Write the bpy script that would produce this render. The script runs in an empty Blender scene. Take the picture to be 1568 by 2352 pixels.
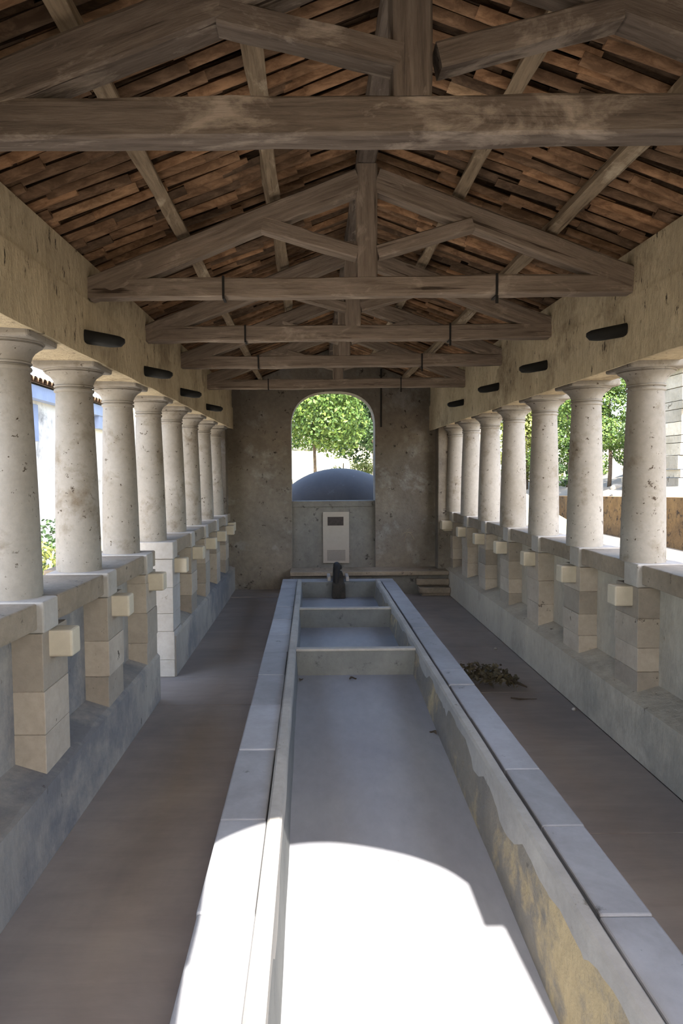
import bpy, bmesh, math, random
from mathutils import Vector, Matrix, noise
C = bpy.context.scene.collection
SC = bpy.context.scene
PI = math.pi
EYE = 1.655
ORD = ['first','second','third','fourth','fifth','sixth','seventh','eighth','ninth','tenth']

# ------------------------------------------------------------------ colour + materials
def lin(c):
    out = []
    for v in c[:3]:
        v = v/255.0
        out.append(v/12.92 if v <= .04045 else ((v+.055)/1.055)**2.4)
    return (*out, 1)

class NT:
    def __init__(s, name):
        s.m = bpy.data.materials.new(name); s.m.use_nodes = True
        s.t = s.m.node_tree; s.t.nodes.clear()
        s.out = s.n('ShaderNodeOutputMaterial'); s.b = s.n('ShaderNodeBsdfPrincipled')
        s.t.links.new(s.b.outputs[0], s.out.inputs[0])
    def n(s, ty, **kw):
        nd = s.t.nodes.new(ty)
        for k, v in kw.items(): setattr(nd, k, v)
        return nd
    def l(s, a, b): s.t.links.new(a, b)
    def coords(s, scale=(1,1,1), obj=False):
        if obj: src = s.n('ShaderNodeTexCoord').outputs['Object']
        else: src = s.n('ShaderNodeNewGeometry').outputs['Position']
        mp = s.n('ShaderNodeMapping'); s.l(src, mp.inputs[0]); mp.inputs['Scale'].default_value = scale
        if obj:
            oi = s.n('ShaderNodeObjectInfo'); cm = s.n('ShaderNodeCombineXYZ')
            mm = s.n('ShaderNodeMath', operation='MULTIPLY'); s.l(oi.outputs['Random'], mm.inputs[0]); mm.inputs[1].default_value = 37.0
            s.l(mm.outputs[0], cm.inputs[0]); s.l(mm.outputs[0], cm.inputs[1]); s.l(cm.outputs[0], mp.inputs['Location'])
        return mp.outputs[0]
    def noise(s, co, scale, detail=6, rough=.6, dist=0):
        nd = s.n('ShaderNodeTexNoise'); s.l(co, nd.inputs['Vector'])
        nd.inputs['Scale'].default_value = scale; nd.inputs['Detail'].default_value = detail
        nd.inputs['Roughness'].default_value = rough; nd.inputs['Distortion'].default_value = dist
        return nd.outputs['Fac']
    def ramp(s, f, a, b):
        nd = s.n('ShaderNodeMapRange'); s.l(f, nd.inputs[0]); nd.inputs[1].default_value = a; nd.inputs[2].default_value = b
        nd.clamp = True
        return nd.outputs[0]
    def mix(s, f, a, b, mode='MIX'):
        nd = s.n('ShaderNodeMix', data_type='RGBA', blend_type=mode)
        if isinstance(f, (int, float)): nd.inputs[0].default_value = f
        else: s.l(f, nd.inputs[0])
        for i, v in ((6, a), (7, b)):
            if isinstance(v, tuple): nd.inputs[i].default_value = v
            else: s.l(v, nd.inputs[i])
        return nd.outputs[2]
    def bump(s, f, strength, dist):
        nd = s.n('ShaderNodeBump'); s.l(f, nd.inputs['Height']); nd.inputs['Strength'].default_value = strength
        nd.inputs['Distance'].default_value = dist
        s.l(nd.outputs[0], s.b.inputs['Normal'])
    def add(s, a, b, ka=1, kb=1):
        m1 = s.n('ShaderNodeMath', operation='MULTIPLY'); s.l(a, m1.inputs[0]); m1.inputs[1].default_value = ka
        m2 = s.n('ShaderNodeMath', operation='MULTIPLY_ADD'); s.l(b, m2.inputs[0]); m2.inputs[1].default_value = kb
        s.l(m1.outputs[0], m2.inputs[2]); return m2.outputs[0]

def stone(name, c1, c2, spot=None, scale=1.3, fine=22, bump=.35, bd=.006, rough=.9, stretch=(1,1,1), spot_at=(.62,.70), spot_scale=9,
          tone=.0, spot_stretch=(1,1,1), c3=None, c3_at=(.5,.62), c3_scale=.9, finev=.25):
    s = NT(name); co = s.coords(stretch); co0 = s.coords()
    big = s.ramp(s.noise(co, scale, 5, .62, .4), .33, .68)
    col = s.mix(big, lin(c1), lin(c2))
    if c3:
        col = s.mix(s.ramp(s.noise(co0, c3_scale, 8, .7, .15), *c3_at), col, lin(c3))
    fn = s.noise(co, fine, 8, .7)
    col = s.mix(s.ramp(fn, .25, .75), s.mix(1.0, col, (1-finev,1-finev,1-finev,1), 'MULTIPLY'), col)
    if spot:
        f1 = s.ramp(s.noise(s.coords(spot_stretch), spot_scale, 9, .72), *spot_at)
        col = s.mix(f1, col, lin(spot))
    if tone:
        at = s.n('ShaderNodeAttribute', attribute_name='tone')
        sc = s.n('ShaderNodeMapRange'); s.l(at.outputs['Fac'], sc.inputs[0]); sc.inputs[3].default_value = 1-tone; sc.inputs[4].default_value = 1+tone*.5
        cb = s.n('ShaderNodeCombineColor'); [s.l(sc.outputs[0], cb.inputs[i]) for i in range(3)]
        col = s.mix(1.0, col, cb.outputs[0], 'MULTIPLY')
    s.l(col, s.b.inputs['Base Color']); s.b.inputs['Roughness'].default_value = rough
    s.b.inputs['Specular IOR Level'].default_value = .25
    s.bump(s.add(fn, s.noise(co, fine*.25, 6, .65), .6, 1.0), bump, bd)
    return s.m

def wood(name, c1, c2, c3, rough=.9, pale=.55):
    s = NT(name); co = s.coords((1.1, 13, 13), True); co2 = s.coords((1.4, 3.2, 3.2), True)
    g = s.noise(co, 3.2, 9, .7, .3)
    col = s.mix(s.ramp(g, .32, .68), lin(c1), lin(c2))
    col = s.mix(s.ramp(s.noise(co2, 2.2, 7, .68, .5), pale, pale+.12), col, lin(c3))
    crack = s.ramp(s.noise(s.coords((.7, 22, 22), True), 2.0, 4, .5, .6), .64, .70)
    col = s.mix(crack, col, s.mix(1.0, col, (.3,.27,.25,1), 'MULTIPLY'))
    s.l(col, s.b.inputs['Base Color']); s.b.inputs['Roughness'].default_value = rough
    s.b.inputs['Specular IOR Level'].default_value = .2
    s.bump(g, .55, .012)
    return s.m

def plain(name, c, rough=.8, metal=0, var=.15, scale=20):
    s = NT(name); f = s.noise(s.coords(), scale, 6, .65)
    col = s.mix(s.ramp(f, .3, .7), lin(c), lin(tuple(v*(1-var) for v in c)))
    s.l(col, s.b.inputs['Base Color']); s.b.inputs['Roughness'].default_value = rough; s.b.inputs['Metallic'].default_value = metal
    s.b.inputs['Specular IOR Level'].default_value = .3
    s.bump(f, .15, .003)
    return s.m

def leafmat(name, c1, c2, c3):
    s = NT(name); at = s.n('ShaderNodeAttribute', attribute_name='tone')
    col = s.mix(s.ramp(at.outputs['Fac'], 0, .55), lin(c1), lin(c2))
    col = s.mix(s.ramp(at.outputs['Fac'], .55, 1), col, lin(c3))
    s.l(col, s.b.inputs['Base Color']); s.b.inputs['Roughness'].default_value = .6
    tr = s.n('ShaderNodeBsdfTranslucent'); s.l(col, tr.inputs[0])
    mx = s.n('ShaderNodeMixShader'); mx.inputs[0].default_value = .35
    s.l(s.b.outputs[0], mx.inputs[1]); s.l(tr.outputs[0], mx.inputs[2]); s.l(mx.outputs[0], s.out.inputs[0])
    return s.m

M = {}
M['column'] = stone('column_stone', (148,142,133), (130,123,112), (56,45,33), 1.6, 34, .45, .004, spot_at=(.61,.65), spot_scale=26, c3=(100,87,69), c3_at=(.54,.74), c3_scale=4.5, finev=.20)
M['cap'] = stone('cap_stone', (166,160,152), (148,140,130), (84,72,58), 3, 30, .4, .005, spot_at=(.64,.70), spot_scale=10, finev=.18)
M['pier'] = stone('pier_stone', (180,165,146), (158,144,127), (72,62,52), 2.2, 26, .5, .006, spot_at=(.64,.68), spot_scale=12, tone=.30, finev=.22)
M['corbel'] = stone('corbel_stone', (186,174,153), (172,160,139), None, 3, 30, .25, .003, finev=.1)
M['frieze'] = stone('frieze_plaster', (208,191,158), (180,163,132), (60,50,38), 1.2, 18, 1.0, .022, stretch=(1.6,1.6,.7), spot_at=(.60,.645), spot_scale=14, spot_stretch=(1.6,1.6,.5), finev=.36, c3=(142,125,99), c3_at=(.52,.66), c3_scale=1.6)
M['lowwall'] = stone('low_wall_plaster', (186,174,154), (164,153,136), (80,70,58), 1.0, 18, .7, .010, stretch=(1.5,1.5,.6), spot_at=(.64,.69), spot_scale=12, spot_stretch=(1.4,1.4,.6), finev=.22, c3=(146,138,124), c3_at=(.50,.62), c3_scale=.9)
M['lowwall_shaded'] = stone('low_wall_plaster_shaded', (162,152,138), (138,131,122), (74,68,60), 1.0, 18, .7, .010, stretch=(1.5,1.5,.6), spot_at=(.64,.69), spot_scale=12, spot_stretch=(1.4,1.4,.6), finev=.22, c3=(112,109,107), c3_at=(.48,.60), c3_scale=.8)  # same plaster as lowwall, darkened for left-side shade, with a damp grey tint
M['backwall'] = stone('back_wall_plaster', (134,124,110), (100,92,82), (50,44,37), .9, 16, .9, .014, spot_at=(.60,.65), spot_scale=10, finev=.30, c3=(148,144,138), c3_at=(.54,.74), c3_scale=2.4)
M['parapet'] = stone('parapet_plaster', (126,121,113), (100,97,91), (50,48,43), 1.6, 14, .6, .010, spot_at=(.58,.66), spot_scale=8, finev=.28)
M['sill'] = stone('sill_stone', (150,136,118), (124,111,94), (64,55,44), 2.0, 26, .6, .008, spot_at=(.60,.66), spot_scale=12, finev=.28)
M['rim'] = stone('rim_stone', (150,150,152), (130,129,130), (86,84,82), 2.4, 26, .3, .003, rough=.75, spot_at=(.63,.70), tone=.14, finev=.14)
M['curb'] = stone('curb_stone', (160,155,146), (138,134,128), (92,84,72), 2.4, 24, .4, .005, spot_at=(.62,.70), finev=.2)
M['basin'] = stone('basin_floor_cement', (132,132,134), (116,116,121), (82,80,80), 1.4, 18, .25, .003, rough=.65, spot_at=(.68,.74), stretch=(1,.5,1), finev=.14)
M['innerwall'] = stone('basin_wall_mortar', (128,120,106), (108,104,98), (78,72,62), 2.2, 14, .8, .012, spot_at=(.62,.72), finev=.25, c3=(168,150,114), c3_at=(.50,.60), c3_scale=1.6)
M['partition'] = stone('partition_stone', (112,112,108), (96,97,95), (58,58,56), 2.4, 20, .5, .006, spot_at=(.60,.70), finev=.2)
M['soffit'] = stone('roof_mortar', (110,92,74), (92,76,60), None, 3, 12, .6, .01)
M['wood'] = wood('old_timber', (112,100,89), (70,60,52), (142,129,116), pale=.53)
M['wood2'] = wood('pale_timber', (144,128,112), (106,92,78), (162,146,128), pale=.56)
M['purlin'] = wood('purlin_timber', (150,132,108), (104,88,69), (172,156,132), pale=.56)
M['iron'] = plain('dark_iron', (38,34,30), .7, .3)
M['bracket'] = stone('bracket_weathered', (33,32,28), (22,21,19), (62,58,48), 8, 30, .5, .004, rough=.75, spot_at=(.64,.72))
M['spout'] = stone('spout_mossy', (58,52,44), (36,34,29), (96,88,74), 10, 30, .6, .006, spot_at=(.58,.7), finev=.3)
M['panelw'] = plain('panel_board', (150,140,128), .6, 0, .04)
M['paneld'] = plain('panel_picture', (52,42,40), .5, 0, .5, 40)
M['panelt'] = plain('panel_text_block', (126,117,108), .6, 0, .08, 60)
M['dome'] = stone('dome_cement', (74,72,72), (62,61,62), (92,92,94), 1.2, 18, .3, .005, spot_at=(.62,.72), finev=.12)
M['ground'] = stone('pale_gravel_ground', (124,115,101), (112,104,92), None, .5, 9, .4, .01, finev=.12)
M['bounce_paving'] = stone('bounce_paving_pale', (200,194,184), (186,180,170), (150,144,134), .8, 9, .3, .006, spot_at=(.60,.70), spot_scale=3, finev=.12)
M['hill'] = stone('dry_sunlit_slope', (176,166,138), (158,152,112), (96,104,56), .5, 8, .5, .02, spot_at=(.60,.68), spot_scale=2.2, finev=.2)
M['brown'] = stone('brown_pebbled_wall', (122,94,58), (92,69,42), (46,34,22), 1.2, 9, .9, .03, spot_at=(.54,.62), spot_scale=6, finev=.5)
M['house'] = stone('white_house_plaster', (188,186,182), (178,175,170), (108,107,106), .5, 10, .3, .006, spot_at=(.50,.66), spot_scale=1.1, finev=.1)
M['fascia'] = plain('blue_grey_fascia', (120,132,158), .7, 0, .12, 3)
M['rock'] = stone('pale_rock', (172,164,150), (148,140,124), (72,62,48), 1.6, 8, .9, .03, spot_at=(.60,.66), spot_scale=3, tone=.35)
M['bark'] = plain('bark', (84,72,58), .95, 0, .4)
M['leaf'] = leafmat('leaf_green', (36,60,16), (66,90,30), (112,130,56))
M['leafd'] = leafmat('leaf_dark', (22,40,16), (38,62,25), (66,90,40))
M['leafy'] = leafmat('leaf_yellow', (78,88,30), (110,116,50), (134,136,80))
M['dry'] = leafmat('leaf_dry', (58,50,34), (84,74,50), (104,92,64))

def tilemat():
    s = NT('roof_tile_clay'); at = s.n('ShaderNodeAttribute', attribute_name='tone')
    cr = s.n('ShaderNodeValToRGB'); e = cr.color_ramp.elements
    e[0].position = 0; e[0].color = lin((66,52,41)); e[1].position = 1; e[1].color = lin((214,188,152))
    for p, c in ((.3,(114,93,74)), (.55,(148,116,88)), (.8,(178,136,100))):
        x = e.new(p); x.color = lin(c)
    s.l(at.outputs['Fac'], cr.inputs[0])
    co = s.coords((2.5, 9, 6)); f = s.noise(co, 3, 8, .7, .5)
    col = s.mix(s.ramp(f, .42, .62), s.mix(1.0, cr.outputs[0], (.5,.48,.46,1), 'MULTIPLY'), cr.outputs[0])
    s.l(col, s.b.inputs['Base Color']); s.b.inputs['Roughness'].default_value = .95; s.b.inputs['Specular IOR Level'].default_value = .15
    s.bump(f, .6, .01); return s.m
M['tile'] = tilemat()

def floormat():
    s = NT('flagstone_floor'); co = s.coords()
    c = s.mix(s.ramp(s.noise(co, .7, 6, .65, .6), .35, .65), lin((146,135,126)), lin((122,115,110)))
    st = s.noise(s.coords((1, 5, 1)), 1.6, 8, .72, .4)
    c = s.mix(s.ramp(st, .35, .7), s.mix(1.0, c, (.84,.83,.83,1), 'MULTIPLY'), c)
    s.l(c, s.b.inputs['Base Color']); s.b.inputs['Roughness'].default_value = .72; s.b.inputs['Specular IOR Level'].default_value = .35
    s.bump(st, .3, .004); return s.m
M['floor'] = floormat()

# ------------------------------------------------------------------ mesh helpers
class MB:
    def __init__(s): s.v = []; s.f = []; s.tn = []
    def face(s, pts, tone=.5):
        i = len(s.v); s.v += [tuple(p) for p in pts]; s.f.append(tuple(range(i, i+len(pts)))); s.tn.append(tone)
    def grid(s, rows, tone=.5, closed=False):
        i = len(s.v); n = len(rows[0])
        for r in rows: s.v += [tuple(p) for p in r]
        for a in range(len(rows)-1):
            for b in range(n if closed else n-1):
                c = (b+1) % n
                s.f.append((i+a*n+b, i+a*n+c, i+(a+1)*n+c, i+(a+1)*n+b)); s.tn.append(tone)
    def cap(s, ring, tone=.5): s.face(ring, tone)
    def box(s, x0, x1, y0, y1, z0, z1, tone=.5):
        P = [(x, y, z) for z in (z0, z1) for y in (y0, y1) for x in (x0, x1)]
        i = len(s.v); s.v += P
        for q in ((0,2,3,1),(4,5,7,6),(0,1,5,4),(2,6,7,3),(0,4,6,2),(1,3,7,5)):
            s.f.append(tuple(i+k for k in q)); s.tn.append(tone)
    def lathe(s, prof, seg=40, cx=0, cy=0, tone=.5):
        rows = [[(cx+r*math.cos(2*PI*k/seg), cy+r*math.sin(2*PI*k/seg), z) for k in range(seg)] for r, z in prof]
        s.grid(rows, tone, True); s.face(list(reversed(rows[0])), tone); s.face(rows[-1], tone)
    def tube(s, pts, rads, seg=8, tone=.5):
        rows = []
        for k, p in enumerate(pts):
            p = Vector(p); a = Vector(pts[max(0,k-1)]); b = Vector(pts[min(len(pts)-1,k+1)]); d = (b-a).normalized()
            u = d.orthogonal().normalized() if k == 0 else (pu - d*pu.dot(d)).normalized()
            pu = u; w = d.cross(u); r = rads[k] if isinstance(rads, (list, tuple)) else rads
            rows.append([p + (u*math.cos(2*PI*q/seg)+w*math.sin(2*PI*q/seg))*r for q in range(seg)])
        s.grid(rows, tone, True); s.face(list(reversed(rows[0])), tone); s.face(rows[-1], tone)
    def build(s, name, m, parent=None, bevel=0, smooth=False, merge=True, loc=None, autos=None):
        me = bpy.data.meshes.new(name); me.from_pydata(s.v, [], s.f)
        a = me.attributes.new('tone', 'FLOAT', 'FACE')
        a.data.foreach_set('value', s.tn)
        if merge:
            bm = bmesh.new(); bm.from_mesh(me)
            bmesh.ops.remove_doubles(bm, verts=bm.verts, dist=1e-5); bmesh.ops.recalc_face_normals(bm, faces=bm.faces)
            bm.to_mesh(me); bm.free()
        me.materials.append(M[m] if isinstance(m, str) else m)
        if smooth:
            me.polygons.foreach_set('use_smooth', [True]*len(me.polygons))
            if autos: me.set_sharp_from_angle(angle=math.radians(autos))
        o = bpy.data.objects.new(name, me); C.objects.link(o)
        if loc:
            me.transform(Matrix.Translation(-Vector(loc))); o.location = loc
        if parent is not None:
            o.parent = parent
            if loc: o.location = Vector(loc) - parent.location
            else:
                me.transform(Matrix.Translation(-parent.location))
        if bevel:
            b = o.modifiers.new('Bevel', 'BEVEL'); b.width = bevel; b.segments = 2; b.limit_method = 'ANGLE'; b.angle_limit = math.radians(40)
        return o

def tag(o, label, cat, group=None, kind='thing'):
    o['label'] = label; o['category'] = cat; o['kind'] = kind
    if group: o['group'] = group
    return o
def thing(name, loc, label, cat, group=None):
    o = bpy.data.objects.new(name, None); C.objects.link(o); o.location = loc; o.empty_display_size = .1
    return tag(o, label, cat, group)
def struct(o, label=None):
    o['kind'] = 'structure'
    if label: o['label'] = label; o['category'] = label.split()[-1]
    return o
def copy_tree(o, parent=None):
    c = o.copy(); C.objects.link(c)
    if parent is not None: c.parent = parent
    for ch in list(o.children): copy_tree(ch, c)
    return c
def smoothpath(pts, n=6):
    out = []
    P = [pts[0]] + list(pts) + [pts[-1]]
    for i in range(1, len(P)-2):
        for k in range(n):
            t = k/n; a, b, c, d = (Vector(q) for q in P[i-1:i+3])
            out.append(tuple(.5*((2*b)+(c-a)*t+(2*a-5*b+4*c-d)*t*t+(3*b-a-3*c+d)*t**3)))
    out.append(tuple(pts[-1])); return out

rng = random.Random(7)
def beam(name, p0, p1, w, h, m, parent, seed=0, wob=.006, nseg=14, roll=0.0, up=(0,0,1), taper=1.0):
    """timber from p0 to p1; w across, h deep (along up). Local X runs along the timber."""
    r = random.Random(seed); p0 = Vector(p0); p1 = Vector(p1); L = (p1-p0).length
    x = (p1-p0).normalized(); z = Vector(up); z = (z - x*z.dot(x)).normalized(); y = z.cross(x)
    mb = MB(); rows = []; c = min(w, h)*.10
    base = [(-w/2+c,-h/2),(w/2-c,-h/2),(w/2,-h/2+c),(w/2,h/2-c),(w/2-c,h/2),(-w/2+c,h/2),(-w/2,h/2-c),(-w/2,-h/2+c)]
    off = r.uniform(0, 50)
    for k in range(nseg+1):
        t = k/nseg; s = 1+(taper-1)*t; ring = []
        for j, (a, b) in enumerate(base):
            d = noise.noise(Vector((t*L*1.7+off, j*.9, seed*.37)))*wob*2 + r.uniform(-1,1)*wob*.25
            e = noise.noise(Vector((t*L*1.1+off+9, 4.0, seed*.7)))*wob*1.4
            ring.append((t*L, (a*s)+math.copysign(d, a), (b*s)+math.copysign(d, b)+e))
        rows.append(ring)
    mb.grid(rows, .5, True); mb.face(list(reversed(rows[0]))); mb.face(rows[-1])
    o = mb.build(name, m)
    mt = Matrix((x, y, z)).transposed().to_4x4(); mt.translation = p0
    if parent is not None:
        o.parent = parent; mt.translation = p0 - parent.location
    o.matrix_local = mt
    return o

# ------------------------------------------------------------------ layout
XL  = lambda y: -1.350 + .012*(y-3.5)      # left column axis
XR  = lambda y: 2.000 - .004*(y-4)         # right column axis
PL  = lambda y: -1.118 - .060*math.exp(-(y-2.93)/1.1)      # pilaster inner faces
PR  = lambda y: 1.905
FL  = lambda y: -1.150 + .013*(y-3.7)      # frieze inner faces
FR  = lambda y: 1.690 - .006*(y-3.7)
BL  = lambda y: -1.135 + .008*(y-2.4)
YL  = [3.08+.85*i for i in range(8)]
YR  = [4.10+.87*i for i in range(7)]
RX, RZ, SL = .31, 3.375, .40               # ridge and slope of the tiles' undersides
roof = lambda x: RZ - SL*abs(x-RX)
YB, YF = 9.55, -.35
WT = 1.105

# ------------------------------------------------------------------ ground + floor
mb = MB()
for q in ((-60,-1.5,-30,90),(2.2,60,-30,90),(-1.5,2.2,9.8,90),(-1.5,2.2,-30,-.5)): mb.box(*q, -.3, -.03)
struct(mb.build('ground', 'ground'))
mb = MB()
def slabs(x0, x1, cuts):
    for a, b in zip(cuts[:-1], cuts[1:]): mb.box(x0, x1, a+.003, b-.003, -.03, 0.0)
    mb.box(x0, x1, cuts[0], cuts[-1], -.2, -.012)
def slabs2(xa, xb, cuts, u0, u1):
    for a, b in zip(cuts[:-1], cuts[1:]):
        a += .005; b -= .005
        P = [(xa(a),a),(xb(a),a),(xb(b),b),(xa(b),b)]
        mb.face([(x,y,0) for x,y in P])
        for k in range(4):
            p, q = P[k], P[(k+1)%4]; mb.face([(p[0],p[1],0),(p[0],p[1],-.03),(q[0],q[1],-.03),(q[0],q[1],0)])
    mb.box(u0, u1, cuts[0], cuts[-1], -.2, -.016)
slabs2(lambda y: BL(y)+.007 if not 4.7 < y < 5.55 else -1.62, lambda y: -.34, [-.6, 4.80, 5.47, 8.96, 9.9], -1.62, -.34)
slabs2(lambda y: 1.01, lambda y: 1.838, [-.6, 3.02, 5.02, 6.35, 6.98, 7.62, 8.25, 8.75, 9.9], 1.01, 2.3)
slabs(-.34, 1.01, [8.6, 9.9]); slabs(-.34, 1.01, [-.6, -.28])
struct(mb.build('floor', 'floor'))
mb = MB(); mb.box(-2.6, -1.62, 4.80, 5.55, -.2, -.004); struct(mb.build('trim_1', 'floor'))   # doorstep of the left opening

mb = MB(); mb.box(-4.48, -1.63, -2, 4.79, -.05, -.012); mb.box(-4.48, -2.61, 4.79, 5.56, -.05, -.012); mb.box(-4.48, -1.63, 5.56, 24, -.05, -.012); struct(mb.build('bounce_pavement', 'bounce_paving'))  # pale ground added to bounce light up onto the left columns and soffits

# ------------------------------------------------------------------ low walls
def sweep(name, prof, y0, y1, xf, m, ny=2, parent=None):
    """closed profile of (x offset from xf(y), z) swept along Y"""
    mb = MB(); rows = []
    for k in range(ny+1):
        y = y0+(y1-y0)*k/ny
        rows.append([(xf(y)+a, y, z) for a, z in prof])
    mb.grid(rows, .5, True); mb.face(list(reversed(rows[0]))); mb.face(rows[-1])
    return mb
def merge_mb(*ms):
    o = MB()
    for m in ms:
        i = len(o.v); o.v += m.v; o.f += [tuple(i+k for k in f) for f in m.f]; o.tn += m.tn
    return o
# left (x measured from the pilaster face, outward negative)
profL = [(-.62,0),(-.62,.98),(-.14,.98),(-.14,.40),(0,.32),(0,.32)]
def leftseg(y0, y1):
    mb = MB(); rows = []
    n = 8
    for k in range(n+1):
        y = y0+(y1-y0)*k/n; p = PL(y)
        rows.append([(BL(y),y,0),(BL(y),y,.325),(min(p,BL(y))-.005,y,.345),(p-.13,y,.385),(p-.13,y,.99),(p-.42,y,.99),(p-.42,y,0)])
    mb.grid(rows, .5, True); mb.face(list(reversed(rows[0]))); mb.face(rows[-1]); return mb
wl = merge_mb(leftseg(-.35, 4.93), leftseg(5.50, 9.55)).build('wall_left', 'lowwall_shaded'); struct(wl)
mb = MB(); rows = []
for k in range(13):
    y = -.35+9.9*k/12
    rows.append([(1.845,y,0),(1.845,y,.325),(1.90,y,.345),(2.035,y,.385),(2.035,y,.99),(2.26,y,.99),(2.26,y,0)])
mb.grid(rows, .5, True); mb.face(list(reversed(rows[0]))); mb.face(rows[-1])
struct(mb.build('wall_right', 'lowwall'))
# sill courses (one stone between every two pedestals)
nt = [2]
def sill(x0, x1, y0, y1, side, zt=WT-.005):
    mb = MB()
    n = max(1, int((y1-y0)/.3)); r = random.Random(int(y0*100)+side)
    rows = []
    for k in range(5):
        y = y0+(y1-y0)*k/4; j = r.uniform(-.006,.006)
        if side < 0: a, b = PL(y)-.42, PL(y)-.006+j
        else: a, b = 1.915+j, 2.27
        rows.append([(a,y,.985),(b,y,.985),(b,y,zt+j*.6),(a,y,zt)])
    mb.grid(rows, .5, True); mb.face(list(reversed(rows[0]))); mb.face(rows[-1])
    struct(mb.build('trim_%d' % nt[0], 'sill', bevel=.008)); nt[0] += 1
ysl = [-.5]+[y for y in (1.38,2.23)]+YL+[9.55]
for a, b in zip(ysl[:-1], ysl[1:]):
    y0, y1 = a+.014, b-.162
    if a == YL[2]: y1 = a+.165
    if b == 9.55: y1 = 9.55
    if y1-y0 > .05: sill(0,0,y0,y1,-1)
ysr = [-.5,1.49,2.36,3.23]+YR+[9.55]
for a, b in zip(ysr[:-1], ysr[1:]):
    y0, y1 = a+.014, b-.162
    if b == 9.55: y1 = 9.55
    if y1-y0 > .05: sill(0,0,y0,y1,1)

# ------------------------------------------------------------------ pedestals (pilaster + cap block + corbel) and columns
def pedestal(side, seed, full=False):
    """built at the origin: x=0 is the pilaster's inner face, +x into the hall for the left row"""
    r = random.Random(seed); root = bpy.data.objects.new('stone_pedestal', None); C.objects.link(root); root.empty_display_size = .1
    mb = MB(); z = 0.0 if full else .335
    cuts = [z]
    while cuts[-1] < .92: cuts.append(cuts[-1]+r.uniform(.13,.24))
    cuts[-1] = .965
    if cuts[-1]-cuts[-2] < .06: cuts.pop(-2)
    hy = .15
    for a, b in zip(cuts[:-1], cuts[1:]):
        j = r.uniform(-.005,.005); t = r.random()
        mb.box(*sorted((side*(0+j), -side*.34)), -hy+r.uniform(-.004,.004), hy+r.uniform(-.004,.004), a+.0012, b-.0012, t)
        mb.box(*sorted((side*(-.006), -side*.33)), -hy+.006, hy-.006, a-.003, a+.004, .3)
    mb.build('pier', M['cap'] if full else M['pier'], root, bevel=.006)
    mb = MB(); mb.box(*sorted((side*.012, -side*.34)), -hy-.010, .012, .967, WT); mb.build('cap_block', 'cap', root, bevel=.008)
    mb = MB(); rows = []
    x0, x1 = -.03, .102
    mb.box(*sorted((side*x0, side*x1)), -.02-.055, -.02+.055, .842, .963); mb.build('corbel', 'corbel', root, bevel=.010)
    return root
def column():
    root = bpy.data.objects.new('stone_column', None); C.objects.link(root); root.empty_display_size = .1
    zb, zt = WT, 2.118; prof = []
    for k in range(15):
        t = k/14; r = .127-.024*(t**1.5) - .002*t
        prof.append((r, zb+(zt-zb)*t))
    mb = MB(); mb.lathe(prof, 44); mb.build('shaft', 'column', root, smooth=True, autos=40)
    mb = MB(); mb.lathe([(.096,2.114),(.108,2.119),(.111,2.127),(.108,2.135),(.098,2.138),(.098,2.143),(.109,2.146),(.111,2.152),(.106,2.157)], 44)
    mb.build('neck_ring', 'column', root, smooth=True, autos=50)
    pr = [(.104,2.153),(.106,2.165),(.113,2.185),(.126,2.203),(.143,2.216),(.156,2.224),(.158,2.226),(.152,2.229),(.152,2.232),(.163,2.234),(.165,2.238),(.163,2.243)]
    mb = MB(); mb.lathe(pr, 44); mb.build('echinus', 'column', root, smooth=True, autos=50)
    mb = MB(); mb.box(-.172,.172,-.172,.172,2.241,2.292); mb.build('abacus', 'column', root, bevel=.012)
    return root
col0 = column(); usedc = False
peds = {}
for sd in (1, -1):
    peds[sd] = [pedestal(sd, 11+k+(20 if sd < 0 else 0)) for k in range(3)]
ped_full = pedestal(1, 55, True)
pused = set()
def place(proto, loc, label, cat, group, used):
    if id(proto) not in used: o = proto; used.add(id(proto))
    else: o = copy_tree(proto)
    o.location = loc; tag(o, label, cat, group); return o
cnt = 0
cw = ['pitted cream stone','pale cream stone','smooth pale stone','bluish lit pale stone']
for i, y in enumerate(YL):
    where = '%s column from the entrance end in the left row' % ORD[i]
    lab = {0:'thick pitted cream stone column nearest the viewer at the left edge', 7:'thin looking stone column at the far end of the left row'}.get(i, where+', pale stone')
    place(col0, (XL(y), y, 0), lab, 'column', 'columns of the left arcade', pused)
    pr = ped_full if i == 3 else peds[1][i % 3]
    lab = {3:'tall white pedestal standing on the floor beside the gap in the left low wall'}.get(i, 'block pedestal with corbel under the %s column of the left row' % ORD[i])
    place(pr, (PL(y), y, 0), lab, 'pedestal', 'pedestals of the left wall', pused)
for i, y in enumerate(YR):
    lab = {0:'large pale stone column nearest the viewer in the right row', 6:'small looking stone column at the far end of the right row'}.get(i, '%s column from the entrance end in the right row, pale stone' % ORD[i])
    place(col0, (XR(y), y, 0), lab, 'column', 'columns of the right arcade', pused)
    place(peds[-1][i % 3], (PR(y), y, 0), 'block pedestal with corbel under the %s column of the right row' % ORD[i], 'pedestal', 'pedestals of the right wall', pused)
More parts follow.
